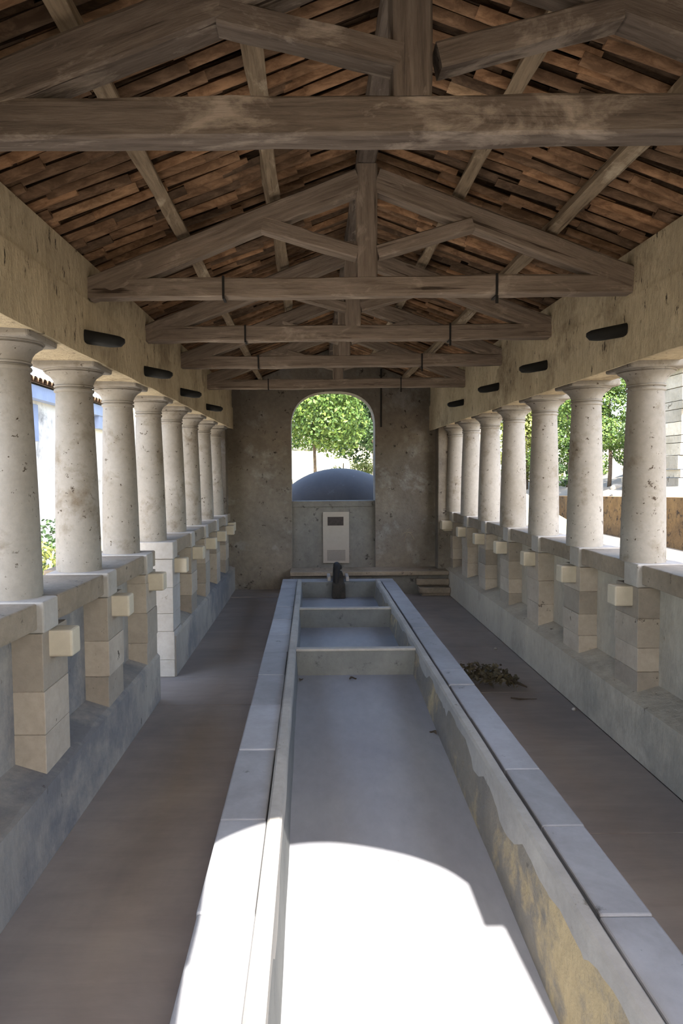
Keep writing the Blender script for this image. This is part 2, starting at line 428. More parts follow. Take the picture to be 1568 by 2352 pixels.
# the rows go on beside and behind the viewer
for y, n in ((1.38,'second'),(2.23,'first')):
    place(col0, (XL(y), y, 0), 'left row column out of view beside the viewer, %s before the pitted one' % n, 'column', 'columns of the left arcade', pused)
    place(peds[1][0], (PL(y), y, 0), 'left row pedestal out of view beside the viewer, %s before the pitted column' % n, 'pedestal', 'pedestals of the left wall', pused)
for y, n in ((1.49,'third'),(2.36,'second'),(3.23,'first')):
    place(col0, (XR(y), y, 0), 'right row column out of view beside the viewer, %s before the large pale one' % n, 'column', 'columns of the right arcade', pused)
    place(peds[-1][1], (PR(y), y, 0), 'right row pedestal out of view beside the viewer, %s before the large pale column' % n, 'pedestal', 'pedestals of the right wall', pused)

# ------------------------------------------------------------------ friezes over the columns
def frieze(side, f, name):
    mb = MB(); rows = []; n = 60; r = random.Random(3+side)
    for k in range(n+1):
        y = -.35+9.9*k/n; x = f(y); o = -side*.36 if side > 0 else .36
        j = noise.noise(Vector((y*2.3, side*5, 1)))*.006; b = noise.noise(Vector((y*3.1, side*9, 4)))*.007
        s = 1 if side > 0 else -1
        zt = roof(x)+.0
        lip = 2.262 if s > 0 else 2.215
        ring = [(x-s*.42, y, 2.278), (x-s*.13, y, 2.275), (x-s*.012, y, lip+.004+b), (x, y, lip+.004+b)]
        for q in range(1,5): ring.append((x+s*noise.noise(Vector((y*2, q*.8, side)))*.005, y, lip+(2.555-lip)*q/5))
        ring += [(x+s*j, y, 2.560), (x-s*.012+s*j, y, 2.566)]
        for q in range(1,4): ring.append((x-s*.012+s*noise.noise(Vector((y*1.5, q*1.3, side+7)))*.008, y, 2.566+(zt-2.58)*q/4))
        ring += [(x-s*.012, y, zt-.012), (x-s*.42, y, roof(x-s*.42)-.012)]
        rows.append(ring)
    mb.grid(rows, .5, True); mb.face(list(reversed(rows[0]))); mb.face(rows[-1])
    return struct(mb.build(name, 'frieze', smooth=True, autos=30))
frieze(1, FL, 'trim_%d' % nt[0]); nt[0] += 1
frieze(-1, FR, 'trim_%d' % nt[0]); nt[0] += 1

# ------------------------------------------------------------------ end walls with an arched opening
def archwall(name, m, y0, y1, outline, xl, xr, top):
    """outline: (x,z) from the opening's left foot up over the arch to its right foot"""
    mb = MB(); xa, xb = outline[0][0], outline[-1][0]
    lo = min(p[0] for p in outline); hi = max(p[0] for p in outline)
    def poly2(pts):
        mb.face([(x,y0,z) for x,z in pts]); mb.face([(x,y1,z) for x,z in reversed(pts)])
    ia = max(range(len(outline)), key=lambda k: outline[k][1])
    L = list(outline[:ia+1]); R = list(outline[ia:]); ax = outline[ia][0]
    pl = L + [(ax,top(ax))] + ([(RX,top(RX))] if RX < ax else []) + [(xl,top(xl)),(xl,0)]
    pr = R + [(xr,0),(xr,top(xr))] + ([(RX,top(RX))] if RX > ax else []) + [(ax,top(ax))]
    poly2(pl); poly2(pr)
    for (ax,az),(bx,bz) in zip(outline[:-1], outline[1:]): mb.face([(ax,y0,az),(ax,y1,az),(bx,y1,bz),(bx,y0,bz)])
    mb.face([(xl,y0,0),(xl,y1,0),(xl,y1,top(xl)),(xl,y0,top(xl))]); mb.face([(xr,y0,0),(xr,y0,top(xr)),(xr,y1,top(xr)),(xr,y1,0)])
    mb.face([(xl,y0,top(xl)),(RX,y0,top(RX)),(RX,y1,top(RX)),(xl,y1,top(xl))]); mb.face([(RX,y0,top(RX)),(xr,y0,top(xr)),(xr,y1,top(xr)),(RX,y1,top(RX))])
    return struct(mb.build(name, m))
ol = [(-.268,0)]
cx, hw, zs, ht = .3165, .5845, 2.27, .505
for k in range(25):
    a = PI - PI*k/24; ca, sa = math.cos(a), math.sin(a); e = 2.5
    ol.append((cx+hw*math.copysign(abs(ca)**(2/e), ca), zs+ht*abs(sa)**(2/e)))
ol.append((.901,0))
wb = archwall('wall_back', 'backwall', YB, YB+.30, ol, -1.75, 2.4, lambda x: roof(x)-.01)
mb = MB(); mb.box(-.29,.92,YB+.07,YB+.24,0,1.165); mb.build('parapet','parapet',wb)
mb = MB(); mb.box(-.29,.92,YB+.055,YB+.26,1.165,1.252); mb.build('parapet_coping','parapet',wb,bevel=.01)
for x0, x1 in ((-1.40,-1.155),(1.74,2.05)):
    mb = MB(); mb.box(x0,x1,YB-.22,YB,0,2.30); mb.build('corner_pier','backwall',wb,bevel=.008)
for x0, x1 in ((-1.175,-1.03),(1.765,1.91)):
    mb = MB(); mb.box(x0,x1,YB-.24-.12,YB-.20,.868,.985); mb.build('corbel','corbel',wb,bevel=.008)
fo = [(-.20,0),(-.20,EYE+.60),(-.175,EYE+.60),(-.175,EYE+1.09)]
arc = smoothpath([(-.172,EYE+1.10,0),(-.06,EYE+1.185,0),(.081,EYE+1.25,0),(.333,EYE+1.28,0),(.61,EYE+1.215,0),(.796,EYE+1.117,0),(.88,EYE+1.02,0)], 6)
fo += [(p[0],p[1]) for p in arc] + [(.868,EYE+.80),(.942,EYE+.80),(.955,0)]
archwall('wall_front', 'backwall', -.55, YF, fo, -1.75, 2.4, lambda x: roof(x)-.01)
# conduit on the back wall
mb = MB(); mb.tube([(.985,YB-.012,EYE+.62),(.985,YB-.012,EYE+1.42)], .010, 8)
tag(mb.build('conduit','iron'), 'thin dark conduit running up the back wall beside the arch', 'pipe')

# ------------------------------------------------------------------ tiled ceiling (clay channel tiles seen from below)
def ceiling():
    mb = MB(); r = random.Random(21); pitch = .098; ca = 1/math.sqrt(1+SL*SL); sa = SL*ca
    S = 6
    for side in (-1, 1):
        d = Vector((side*ca, 0, -sa)); nrm = Vector((side*sa, 0, ca))
        reach = 1.72
        for k in range(int(10.75/pitch)):
            yc = -.70+k*pitch; rowtone = r.random()
            for layer in (0, 1):
                yy = yc + (pitch/2 if layer else 0) + r.uniform(-.012,.012)
                u = -.05 + r.uniform(0,.12)
                while u < reach:
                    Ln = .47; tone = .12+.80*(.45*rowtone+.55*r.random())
                    if layer: tone = tone*.30  # cover tiles coloured darker to put shade into the gaps between rows
                    dy = r.uniform(-.012,.012); dy2 = dy+r.uniform(-.014,.014); lift = r.uniform(0,.016); tilt = r.uniform(.004,.026)
                    ra = (.028 if not layer else .044)*r.uniform(.9,1.1); rb = ra*.90; th = .012
                    rows = []
                    for (uu, rad, dyy, up) in ((u, ra, dy, lift), (u+Ln, rb, dy2, lift+tilt)):
                        o = Vector((RX, yy+dyy, RZ)) + d*uu
                        inn = []; out = []
                        for q in range(S+1):
                            a = PI*(q/S)*.90+PI*.05
                            c, s = math.cos(a), math.sin(a)
                            if layer == 0:   # belly down, belly bottom at height 0
                                hb = up + rad*1.15*(1-s)
                            else:            # cover tile, crown up
                                hb = up + .046 + rad*.8*s
                            inn.append(o + Vector((0, rad*c, 0)) + nrm*hb)
                            out.append(o + Vector((0, (rad+(-th if layer==0 else th))*c, 0)) + nrm*(hb+th))
                        rows.append(inn+list(reversed(out)))
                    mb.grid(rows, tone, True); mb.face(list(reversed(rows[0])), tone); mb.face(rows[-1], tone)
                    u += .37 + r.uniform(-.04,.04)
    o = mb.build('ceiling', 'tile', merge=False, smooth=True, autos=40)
    return struct(o)
ceil_ = ceiling()
# opaque mortar bed above the tiles
mb = MB()
for side in (-1,1):
    e = RX+side*2.02
    a = [(RX,-.72,RZ+.14),(e,-.72,roof(e)+.14),(e,10.05,roof(e)+.14),(RX,10.05,RZ+.14)]
    mb.face(a); mb.face([(x,y,z+.04) for x,y,z in reversed(a)])
mb.build('roof_bed','soffit',ceil_, merge=False)

# ------------------------------------------------------------------ trusses and purlins
TY = [1.98, 3.69, 4.89, 6.10, 7.50]
TN = ['huge roof truss spanning the top of the picture, dark weathered timber', 'second roof truss from the viewer, grey brown with king post and two struts',
      'third roof truss from the viewer, in the middle of the hall', 'fourth roof truss from the viewer, deep in the hall', 'last roof truss, close to the back wall above the arch']
for i, y in enumerate(TY):
    t = thing('roof_truss', (RX, y, 2.59), TN[i], 'truss', 'roof trusses')
    zb = 2.583 if i != 4 else 2.565; tb = (.095 if i else .102); bw = .085; dr = .030 if i else .062
    xl, xr = FL(y)-.10, FR(y)+.10
    m = 'wood' if i == 0 else 'wood2'
    beam('tie_beam', (xl,y,zb+tb/2), (xr,y,zb+tb/2+.004), bw, tb, m, t, 10+i, .007 if i else .006, 26)
    ztop = zb+tb
    kp = .105; kx = RX-(.02 if i == 0 else .004)
    beam('king_post', (kx,y,ztop-.002), (kx,y,roof(RX)-.12), kp, kp*.9, 'wood' if i == 0 else 'wood2', t, 30+i, .004, 10, up=(0,1,0))
    for s in (-1,1):
        xe = xl+.08 if s < 0 else xr-.08
        rt = lambda x: roof(x)-.098-.055-dr           # rafter centre line
        beam('rafter', (RX+s*.045,y,rt(RX+s*.045)), (xe,y,rt(xe)+.01+dr*.6), .085, .115, m, t, 40+i*2+s, .006, 14)
        z0 = ztop+(.13 if i else .11); xm = RX+s*.52
        beam('strut', (RX+s*.05,y-.01,z0), (xm+s*.03,y-.01,rt(xm)-.035), .075, .065, m, t, 60+i*2+s, .004, 8)
    if i:
        for xs in (-.45, .985):
            mb = MB(); a = .045
            mb.box(xs-.006,xs+.006,y-a-.006,y-a+.004,zb-.004,ztop+.01); mb.box(xs-.006,xs+.006,y-a,y+a,zb-.012,zb-.004)
            if xs > 0: mb.box(xs-.007,xs+.007,y-a-.008,y-a+.0,zb-.05,zb-.01)
            mb.build('iron_strap','iron',t)
PUR = [(-.99,'lower'),(-.50,'upper'),(.50,'upper'),(.99,'lower')]
for k, (dx, nm) in enumerate(PUR):
    x = RX+dx; z = roof(x)-.036
    sd = 'left' if dx < 0 else 'right'
    o = beam('purlin', (x,-.6,z), (x,9.62,z), .054, .068, 'purlin', None, 80+k, .008, 60, up=(math.copysign(SL,dx),0,1))
    tag(o, '%s purlin under the %s tile slope, long pale timber running the length' % (nm, sd), 'purlin', 'purlins')
o = beam('ridge_beam', (RX,-.6,roof(RX)-.06), (RX,9.62,roof(RX)-.06), .085, .11, 'wood', None, 90, .006, 40)
tag(o, 'ridge beam running along the peak of the tiled ceiling behind the king posts', 'beam')

# ------------------------------------------------------------------ dark brackets on the friezes
def bracket(side, y, z, ln, label, seed):
    f = FL(y) if side > 0 else FR(y)
    mb = MB(); n = 10; rows = []
    for k in range(n+1):
        t = k/n; x = f+side*(-.03+(ln+.03)*t)
        w = .050*math.sqrt(max(0.02,1-t**5)); top = .036-.010*t; bot = -.036+.055*max(0,t-.6)**1.3
        if k == n: w = .012; top = .018; bot = -.002
        ring = []
        for q in range(12):
            a = 2*PI*q/12; c, s = math.cos(a), math.sin(a)
            ring.append((x, y+w*math.copysign(abs(c)**.6,c), z-.035*t+(top if s > 0 else -bot)*math.copysign(abs(s)**.6,s) - side*0))
        rows.append(ring)
    mb.grid(rows,.5,True); mb.face(list(reversed(rows[0]))); mb.face(rows[-1])
    o = mb.build('wall_bracket','bracket',smooth=True,autos=50)
    return tag(o, label, 'bracket', 'dark brackets under the trusses')
for i, (y, ln) in enumerate(((3.58,.195),(4.78,.185),(6.0,.175),(7.35,.17))):
    bracket(1, y, EYE+.715, ln, 'dark boat shaped bracket jutting from the left frieze below the %s truss' % ORD[i+1], i)
    bracket(-1, y+.15, EYE+.755, ln, 'dark boat shaped bracket jutting from the right frieze below the %s truss' % ORD[i+1], i)

# ------------------------------------------------------------------ the wash basin
B = thing('wash_basin', (.336, 4.2, 0), 'long grey stone wash basin running down the middle of the hall', 'basin')
BX0, BX1, YE = -.368, 1.040, 8.70
IL, IR = -.123, .796
zfl = lambda y: .095 if y >= 5.19 else .095-.205*min(1,(5.19-y)/3.2)
def slab(x0, x1, y0, y1, z1, seed, m='rim', z0=0.0, name='rim_slab'):
    r = random.Random(seed); mb = MB(); mb.box(x0+r.uniform(-.003,.003), x1+r.uniform(-.003,.003), y0+.0015, y1-.0015, z0, z1+r.uniform(-.003,.003), r.random())
    return mb.build(name, m, B, bevel=.007)
ys = [-.3,.55,1.35,2.05,2.62,3.30,3.95,4.55,5.15,5.72,6.3,6.9,7.5,8.05,8.46]
for k,(a,b) in enumerate(zip(ys[:-1],ys[1:])): slab(BX0,-.186,a,b,.290,k)
ys = [-.3,.7,1.5,2.02,2.55,3.05,3.72,4.30,4.62,5.3,5.9,6.5,7.15,7.8,8.46]
for k,(a,b) in enumerate(zip(ys[:-1],ys[1:])): slab(.874,BX1,a,b,.290,100+k)
slab(BX0,.32,8.46,YE,.290,200); slab(.32,BX1,8.46,YE,.290,201)
def curb(x0, x1, seed, wob):
    mb = MB(); rows = []; n = 110; r = random.Random(seed)
    for k in range(n+1):
        y = -.3+8.78*k/n
        j = noise.noise(Vector((y*3.0, seed, 0)))*wob; h = noise.noise(Vector((y*2.2, seed+3, 0)))*wob*.7
        z = .316+h
        rows.append([(x0,y,.02),(x0,y,z-.012),(x0+.010,y,z),(x1-.010,y,z),(x1,y,z-.012),(x1,y,.02)])
    mb.grid(rows,.5,True); mb.face(list(reversed(rows[0]))); mb.face(rows[-1])
    return mb.build('curb','curb',B,smooth=True,autos=35)
curb(-.180, IL, 3, .004); curb(IR, .852, 8, .008)
# inner side walls, slightly battered, the right one eroded
for side in (-1,1):
    mb = MB(); rows = []; n = 90
    for k in range(n+1):
        y = -.3+8.78*k/n; zf = zfl(y)-.02; ring = []
        for q in range(7):
            t = q/6; z = .300*(1-t)+zf*t
            if side < 0: x = IL-.004+.016*t + noise.noise(Vector((y*2.5,q*.6,2)))*.004
            else:
                er = noise.noise(Vector((y*3.2,q*.9,6)))*.010 + (.012*max(0,noise.noise(Vector((y*2.0,.3,11)))) if q in (1,2) else 0)
                x = IR+.004-.026*t + (er if 0 < q < 6 else 0)
            ring.append((x,y,z))
        back = [( -.150 if side < 0 else .83, y, zf), (-.150 if side < 0 else .83, y, .300)]
        rows.append(ring+back)
    mb.grid(rows,.5,True); mb.face(list(reversed(rows[0]))); mb.face(rows[-1])
    mb.build('inner_wall','innerwall' if side > 0 else 'partition',B,smooth=True,autos=45)
mb = MB(); rows = []
for k in range(31):
    y = -.3+8.9*k/30; rows.append([(IL-.02,y,zfl(y)),(IR+.02,y,zfl(y))])
mb.grid(rows); rows2 = [[(x,y,z-.15) for x,y,z in r] for r in rows]; mb.grid(rows2)
mb.build('basin_floor','basin',B,merge=False)
mb = MB(); mb.box(IL-.01,IR+.01,8.44,8.52,.06,.288); mb.build('end_wall','partition',B)
def part(yp, h):
    mb = MB(); mb.box(IL,IR,yp,yp+.05,.06,h); mb.build('partition','partition',B,bevel=.006)
    mb = MB(); mb.box(IL-.004,IR+.004,yp-.006,yp+.058,h-.014,h+.006); mb.build('partition_lip','curb',B,bevel=.005)
part(5.19,.292); part(6.79,.288)

# ------------------------------------------------------------------ fountain spout at the far end
F = thing('fountain_spout', (.335, 8.56, .10), 'dark mossy fountain spout at the far end of the basin', 'fountain')
mb = MB()
rows = []
for z, hx, yf, ybk in ((.10,.085,8.33,8.62),(.22,.082,8.35,8.62),(.27,.078,8.36,8.62),(.285,.070,8.38,8.62),(.36,.062,8.46,8.66),(.40,.054,8.50,8.66)):
    rows.append([(.335-hx,yf,z),(.335+hx,yf,z),(.335+hx,ybk,z),(.335-hx,ybk,z)])
mb.grid(rows,.5,True); mb.face(list(reversed(rows[0]))); mb.face(rows[-1]); mb.build('pedestal','spout',F,bevel=.012)
mb = MB(); pts = smoothpath([(.318,8.60,.36),(.318,8.60,.44),(.318,8.55,.485),(.318,8.47,.465),(.312,8.42,.40),(.305,8.40,.30),(.305,8.40,.22)],5)
mb.tube(pts,[.050-.022*k/len(pts) for k in range(len(pts))],12); mb.build('spout_pipe','iron',F,smooth=True)
mb = MB(); mb.lathe([(.05,.43),(.058,.45),(.052,.475),(.03,.495),(.008,.505)],14,.33,8.58); mb.build('spout_head','spout',F,smooth=True)
for dx in (-.115,.115):
    mb = MB(); mb.box(.335+dx-.02,.335+dx+.02,8.50,8.80,.286,.345); mb.build('side_block','cap',F,bevel=.006)

# ------------------------------------------------------------------ ledge and steps by the back wall
L = thing('stone_ledge', (.8, 9.3, 0), 'low stone ledge along the back wall under the arch', 'ledge')
mb = MB(); mb.box(-.29,1.845,9.10,YB,.262,.318); mb.build('ledge_slab','sill',L,bevel=.008)
mb = MB(); mb.box(-.27,1.845,9.16,YB,0,.262); mb.build('riser','parapet',L)
for k,(yf,zt) in enumerate(((9.06,.215),(8.97,.115))):
    mb = MB(); mb.box(1.40+.03*k,1.842,yf,9.17,zt-.075,zt) ; mb.box(1.43+.03*k,1.842,yf+.03,9.17,0 if k else .12,zt-.07)
    tag(mb.build('stone_step','sill',bevel=.01), ['upper worn stone step in the far right corner against the ledge','lower worn stone step in the far right corner on the floor'][k], 'step', 'steps in the far corner')
mb = MB(); mb.box(-1.08,BX0-.02,9.0,YB,0,.012); struct(mb.build('trim_%d' % nt[0],'floor')); nt[0] += 1

# ------------------------------------------------------------------ information panel
P = thing('information_panel', (.35, YB+.05, .74), 'pale upright information panel with a dark picture, on the parapet under the arch', 'sign')
mb = MB(); mb.box(.166,.534,YB+.040,YB+.070,.373,1.097); mb.build('board','panelw',P,bevel=.003)
mb = MB(); mb.box(.232,.456,YB+.036,YB+.041,.905,1.027); pic = mb.build('picture','paneld',P)
mb = MB()
mb.lathe([(.001,0),(.028,.001),(.028,.002),(.001,.003)],20); me = mb
me.v = [(.290+x, YB+.0365-z, .962+y) for x,y,z in me.v]; me.build('picture_detail','panelt',pic)
mb = MB(); mb.box(.222,.480,YB+.037,YB+.041,.405,.560); mb.build('text_block','panelt',P)

# pale scratch on the plaster of the back wall
mb = MB()
for pts in (((1.30,.67),(1.33,.76),(1.36,.80),(1.41,.77),(1.44,.70)),((1.27,.77),(1.33,.805),(1.42,.80)),((1.34,.83),(1.38,.86))):
    mb.tube([(p[0],YB-.0005,p[1]) for p in smoothpath([(a,b,0) for a,b in pts],4)], .006, 6)
mb.build('scratch','sill',wb)

# dead leaves in the basin
for x, y, rot, lab in ((.306,5.08,.4,'dark dead leaf on the basin floor below the middle of the near partition'),(-.085,5.06,1.3,'dark dead leaf in the basin corner at the left end of the near partition'),(.745,4.15,2.2,'dark dead leaf at the foot of the right basin wall')):
    mb = MB(); z = zfl(y)
    rows = []
    for k in range(7):
        t = k/6; wd = .016*math.sin(PI*min(1,t*1.05))+.001; u = (t-.5)*.06
        rows.append([(x+u*math.cos(rot)-q*wd*math.sin(rot), y+u*math.sin(rot)+q*wd*math.cos(rot), z+.004+.010*abs(q)+.008*math.sin(t*PI*1.5)) for q in (-1,-.5,0,.5,1)])
    mb.grid(rows); rows2 = [[(a,b,c+.0012) for a,b,c in rr] for rr in rows]; mb.grid(list(reversed(rows2)))
    tag(mb.build('dead_leaf','bark',merge=False), lab, 'leaf', 'dead leaves in the basin')

# ------------------------------------------------------------------ litter on the right-hand floor
D = thing('dry_branch', (1.34, 5.2, 0), 'dry dark leafy branch lying on the right aisle floor beside the basin', 'branch')
r = random.Random(5)
mb = MB(); stems = []
for k in range(9):
    a = r.uniform(-.5,.5); p = Vector((1.62,5.08,.02)); q = Vector((1.20+r.uniform(-.05,.1),5.18+r.uniform(-.16,.18),r.uniform(.02,.10)))
    pts = [tuple(p.lerp(q,t)+Vector((0,math.sin(t*3+a)*.02,.03*math.sin(t*PI)))) for t in (0,.25,.5,.75,1)]
    stems.append(pts); mb.tube(pts,[.005,.005,.004,.003,.002],6)
mb.build('stem','bark',D)
def leafquad(mb, c, n, s, r, tone):
    u = n.orthogonal().normalized(); u.rotate(Matrix.Rotation(r.uniform(0,2*PI),3,n)); w = n.cross(u)
    a, b = s, s*.55
    mb.face([c-u*a*.5, c+w*b*.5+u*a*.0+n*s*.08, c+u*a*.5, c-w*b*.5+u*a*.0+n*s*.08], tone)
mb = MB()
for k in range(900):
    st = r.choice(stems); i = r.randrange(1,5); c = Vector(st[i-1]).lerp(Vector(st[i]), r.random()) + Vector((r.uniform(-.05,.05),r.uniform(-.07,.07),r.uniform(-.01,.05)))
    if r.random() > (1.58-c.x)/.30: continue
    c.z = max(c.z,.008); n = Vector((r.uniform(-1,1),r.uniform(-1,1),r.uniform(.1,1))).normalized()
    leafquad(mb,c,n,r.uniform(.035,.065),r,r.random())
o = mb.build('leaves','dry',D,merge=False); o['kind'] = 'stuff'
mb = MB(); mb.tube([(1.44,4.87,.008),(1.49,4.83,.012),(1.55,4.84,.008)],[.006,.008,.003],6); mb.tube([(1.49,4.83,.012),(1.62,4.85,.006)],[.005,.002],6)
tag(mb.build('twig','bark'), 'short twig on the right aisle floor in front of the dry branch', 'twig')
for k,(x,y,s,lab) in enumerate(((1.70,6.25,.016,'small pale pebble on the right aisle floor farthest along the wall foot'),(1.80,4.62,.016,'small pale pebble against the foot of the right low wall'),(1.60,5.72,.011,'small dark pebble on the right aisle floor beyond the dry branch'))):
    mb = MB(); mb.lathe([(s*.4,0),(s,s*.4),(s*.9,s*.9),(s*.4,s*1.3),(.001,s*1.4)],9,x,y); tag(mb.build('pebble','cap' if k < 2 else 'bark',smooth=True), lab, 'pebble')

# ------------------------------------------------------------------ outside: behind the arch
DM = thing('domed_cistern', (.47, 11.25, 0), 'blue grey domed roof behind the parapet in the arch', 'dome')
mb = MB(); pr = []
for k in range(15):
    a = k/14*PI/2; pr.append((max(.002,1.12*math.cos(a)), .80+.92*math.sin(a)))
mb.lathe(pr,56,.47,11.25); mb.build('dome_shell','dome',DM,smooth=True,autos=60)
mb = MB(); mb.lathe([(1.16,0),(1.16,.74),(1.20,.76),(1.20,.82),(1.10,.84)],56,.47,11.25); mb.build('drum','parapet',DM,smooth=True,autos=30)

def hillz(x, y):
    z = -.03
    z = max(z, (y-13.5)*.18 - .02 + .25*noise.noise(Vector((x*.15,y*.15,0)))) if y > 13.5 else z
    return z
mb = MB(); rows = []
for j in range(50):
    y = 13.2+j*.9; rows.append([(x, y, hillz(x,y)-.02-max(0,(x-4.0))*.16) for x in [-14+.9*i for i in range(24)]])
mb.grid(rows); struct(mb.build('hill','hill',smooth=True))

def foliage_mesh(name, seed, n, blobs, size, tones=(0,1)):
    """leaf cloud mesh around the origin; blobs: (centre, radii)"""
    r = random.Random(seed); mb = MB(); wts = [b[1][0]*b[1][1] + b[1][0]*b[1][2] for b in blobs]
    for k in range(n):
        c, ra = r.choices(blobs, wts)[0]
        d = Vector((r.gauss(0,1),r.gauss(0,1),r.gauss(0,1))).normalized(); rr = r.uniform(.55,1.0)**.5
        p = Vector(c)+Vector((d.x*ra[0],d.y*ra[1],d.z*ra[2]))*rr
        nn = (d + Vector((r.uniform(-1,1),r.uniform(-1,1),r.uniform(-.6,1)))*.9).normalized()
        leafquad(mb,p,nn,size*r.uniform(.7,1.4),r,min(1,max(0,r.gauss(.5,.25))))
    return mb
def blobset(seed, n, R, H, s):
    r = random.Random(seed); out = []
    for k in range(n):
        zz = (2*(k+.5)/n-1)*H*.78; a = k*2.4+r.uniform(-.5,.5); q = R*.72*math.sqrt(r.uniform(.15,1))*math.sqrt(max(.1,1-(zz/H)**2))
        out.append(((q*math.cos(a),q*math.sin(a),zz),(s*r.uniform(.8,1.2),s*r.uniform(.8,1.2),s*r.uniform(.6,1.0))))
    return out
def plant(name, loc, zc, mesh, mat, label, cat, trunk=None, group=None):
    t = thing(name, loc, label, cat, group)
    o = mesh.build('foliage', mat, t, merge=False, loc=(loc[0],loc[1],loc[2])) if isinstance(mesh, MB) else None
    o.location = (0,0,zc); o['kind'] = 'stuff'
    if trunk:
        mb = MB(); r = random.Random(len(label)); h = zc
        P = [(loc[0]+math.sin(k*.9)*.03*trunk/.06, loc[1], loc[2]-.1+(h+.5)*k/6) for k in range(7)]
        mb.tube(P,[trunk*(1-.08*k) for k in range(7)],10); mb.build('trunk','bark',t,smooth=True)
    return t
def fm(*a):
    m = foliage_mesh('f', *a); return m
def at0(mb, loc):
    mb.v = [(x+loc[0],y+loc[1],z+loc[2]) for x,y,z in mb.v]; return mb
def tree(name, x, y, zc, R, H, n, size, mat, label, cat='tree', trunk=.07, seed=1, nb=14, zb=None, group=None):
    z0 = hillz(x,y) if zb is None else zb
    loc = (x,y,z0); m = at0(foliage_mesh('f', seed, n, blobset(seed,nb,R,H,R*.45), size), loc)
    return plant(name, loc, zc-z0, m, mat, label, cat, trunk, group)
# young tree whose trunk shows left of the dome
tree('young_tree', .09, 17.2, EYE+1.75, 1.5, 1.15, 11000, .10, 'leaf', 'young green tree with thin trunk seen through the arch left of the dome', trunk=.05, seed=3, nb=16)
tree('leafy_tree', 1.75, 19.0, EYE+1.6, 1.45, 1.35, 8000, .115, 'leafd', 'darker green tree seen through the right half of the arch', trunk=.07, seed=8, nb=14)
for k,(x,y,zc,R,lab) in enumerate(((-2.4,33,6.6,2.6,'broad tree on the slope beyond the arch, on its left side'),(1.4,35,7.4,2.8,'broad tree on the slope beyond the arch, behind the young tree'),(4.4,33,6.6,2.6,'broad tree on the slope beyond the arch, on its right side'))):
    tree('broad_tree', x, y, zc, R*1.25, 2.8, 9000, .22, 'leaf' if k != 1 else 'leafd', lab, trunk=.14, seed=20+k, nb=16, group='trees beyond the arch')
for k,(x,lab) in enumerate(((-3.3,'dark clipped hedge at the top of the slope, left of the arch'),(.4,'dark clipped hedge at the top of the slope, centre of the arch'),(4.1,'dark clipped hedge at the top of the slope, right of the arch'))):
    bl = [((-1.3+.6*q,0,.35),(.6,.5,.45)) for q in range(5)]; loc = (x,28.3,hillz(x,28.3))
    plant('hedge', loc, 0.15, at0(foliage_mesh('h',40+k,1500,bl,.14),loc), 'leafd', lab, 'hedge', group='hedges on the slope')
for k,(x,y,R,n,mat,lab) in enumerate(((1.75,21.5,.5,1400,'leafy','larger yellow green shrub on the sunlit slope above the right of the dome'),(1.0,20.6,.38,900,'leafy','small yellow green shrub on the sunlit slope above the top of the dome'),(-.42,14.6,.30,500,'leafd','low dark green shrub left of the dome'))):
    z0 = hillz(x,y); loc = (x,y,z0); m = at0(foliage_mesh('s',60+k,n,blobset(60+k,5,R,R*.5,R*.6),.07),loc)
    plant('shrub', loc, R*.6+(.75 if k == 2 else .05), m, mat, lab, 'shrub', .03, 'shrubs behind the dome')
# thin stake beside the young tree
mb = MB(); z0 = hillz(-.5,18.6); mb.tube([(-.47,18.6,z0-.1),(-.52,18.6,z0+.5),(-.58,18.6,z0+.95)],[.025,.022,.018],8)
mb.tube([(-.57,18.6,z0+.88),(-.70,18.6,z0+1.02)],[.016,.012],6)
tag(mb.build('garden_stake','bark'), 'thin dark stake on the sunlit slope left of the young tree', 'stake')

# ------------------------------------------------------------------ outside: right garden
def rz(x, y): return 1.0 + max(0,(x-7.9))*.34 - .035*max(0,y-14)
mb = MB(); rows = []
for k in range(14):
    y = 5+k*1.9; t = 1.10-.030*max(0,y-13)
    rows.append([(7.7,y,-.1),(7.7,y,t),(8.05,y,t),(8.05,y,-.1)])
mb.grid(rows,.5,True); mb.face(list(reversed(rows[0]))); mb.face(rows[-1])
tag(mb.build('retaining_wall','brown'), 'brown pebbled retaining wall in the garden behind the right columns', 'wall')
mb = MB(); rows = []
for k in range(18):
    y = 4+k*1.9; rows.append([(x,y,rz(x,y)+.12*noise.noise(Vector((x*.5,y*.5,3)))*min(1,x-7.9)) for x in (7.95,8.6,9.4,10.4,11.6,13,15,18)])
mb.grid(rows); struct(mb.build('terrain','ground',smooth=True))
tree('garden_shrub', 8.95, 20.5, EYE+1.75, 1.15, 1.6, 12000, .085, 'leaf', 'round green shrub between the first two right columns', 'shrub', .06, 71, 12, rz(9.15,20.5), 'garden shrubs on the right')
tree('garden_shrub', 9.2, 24.5, EYE+1.6, 1.55, 2.0, 12000, .10, 'leaf', 'green shrub between the second and third right columns', 'shrub', .06, 72, 12, rz(9.4,24.5), 'garden shrubs on the right')
tree('garden_shrub', 9.0, 28.5, EYE+1.3, 1.7, 1.9, 9000, .13, 'leafy', 'bright yellow green shrub between the third and fourth right columns', 'shrub', .06, 73, 12, rz(8.9,27.5), 'garden shrubs on the right')
tree('garden_tree', 11.0, 34.0, 5.2, 2.6, 2.2, 4000, .24, 'leafd', 'dark tree far back in the right garden', 'tree', .12, 74, 14, rz(11,34))
tree('garden_shrub', 8.15, 21.6, 1.50, .42, .5, 900, .08, 'leafd', 'low grey green shrub on top of the brown wall', 'shrub', .03, 75, 6, rz(8.15,21.6), 'garden shrubs on the right')
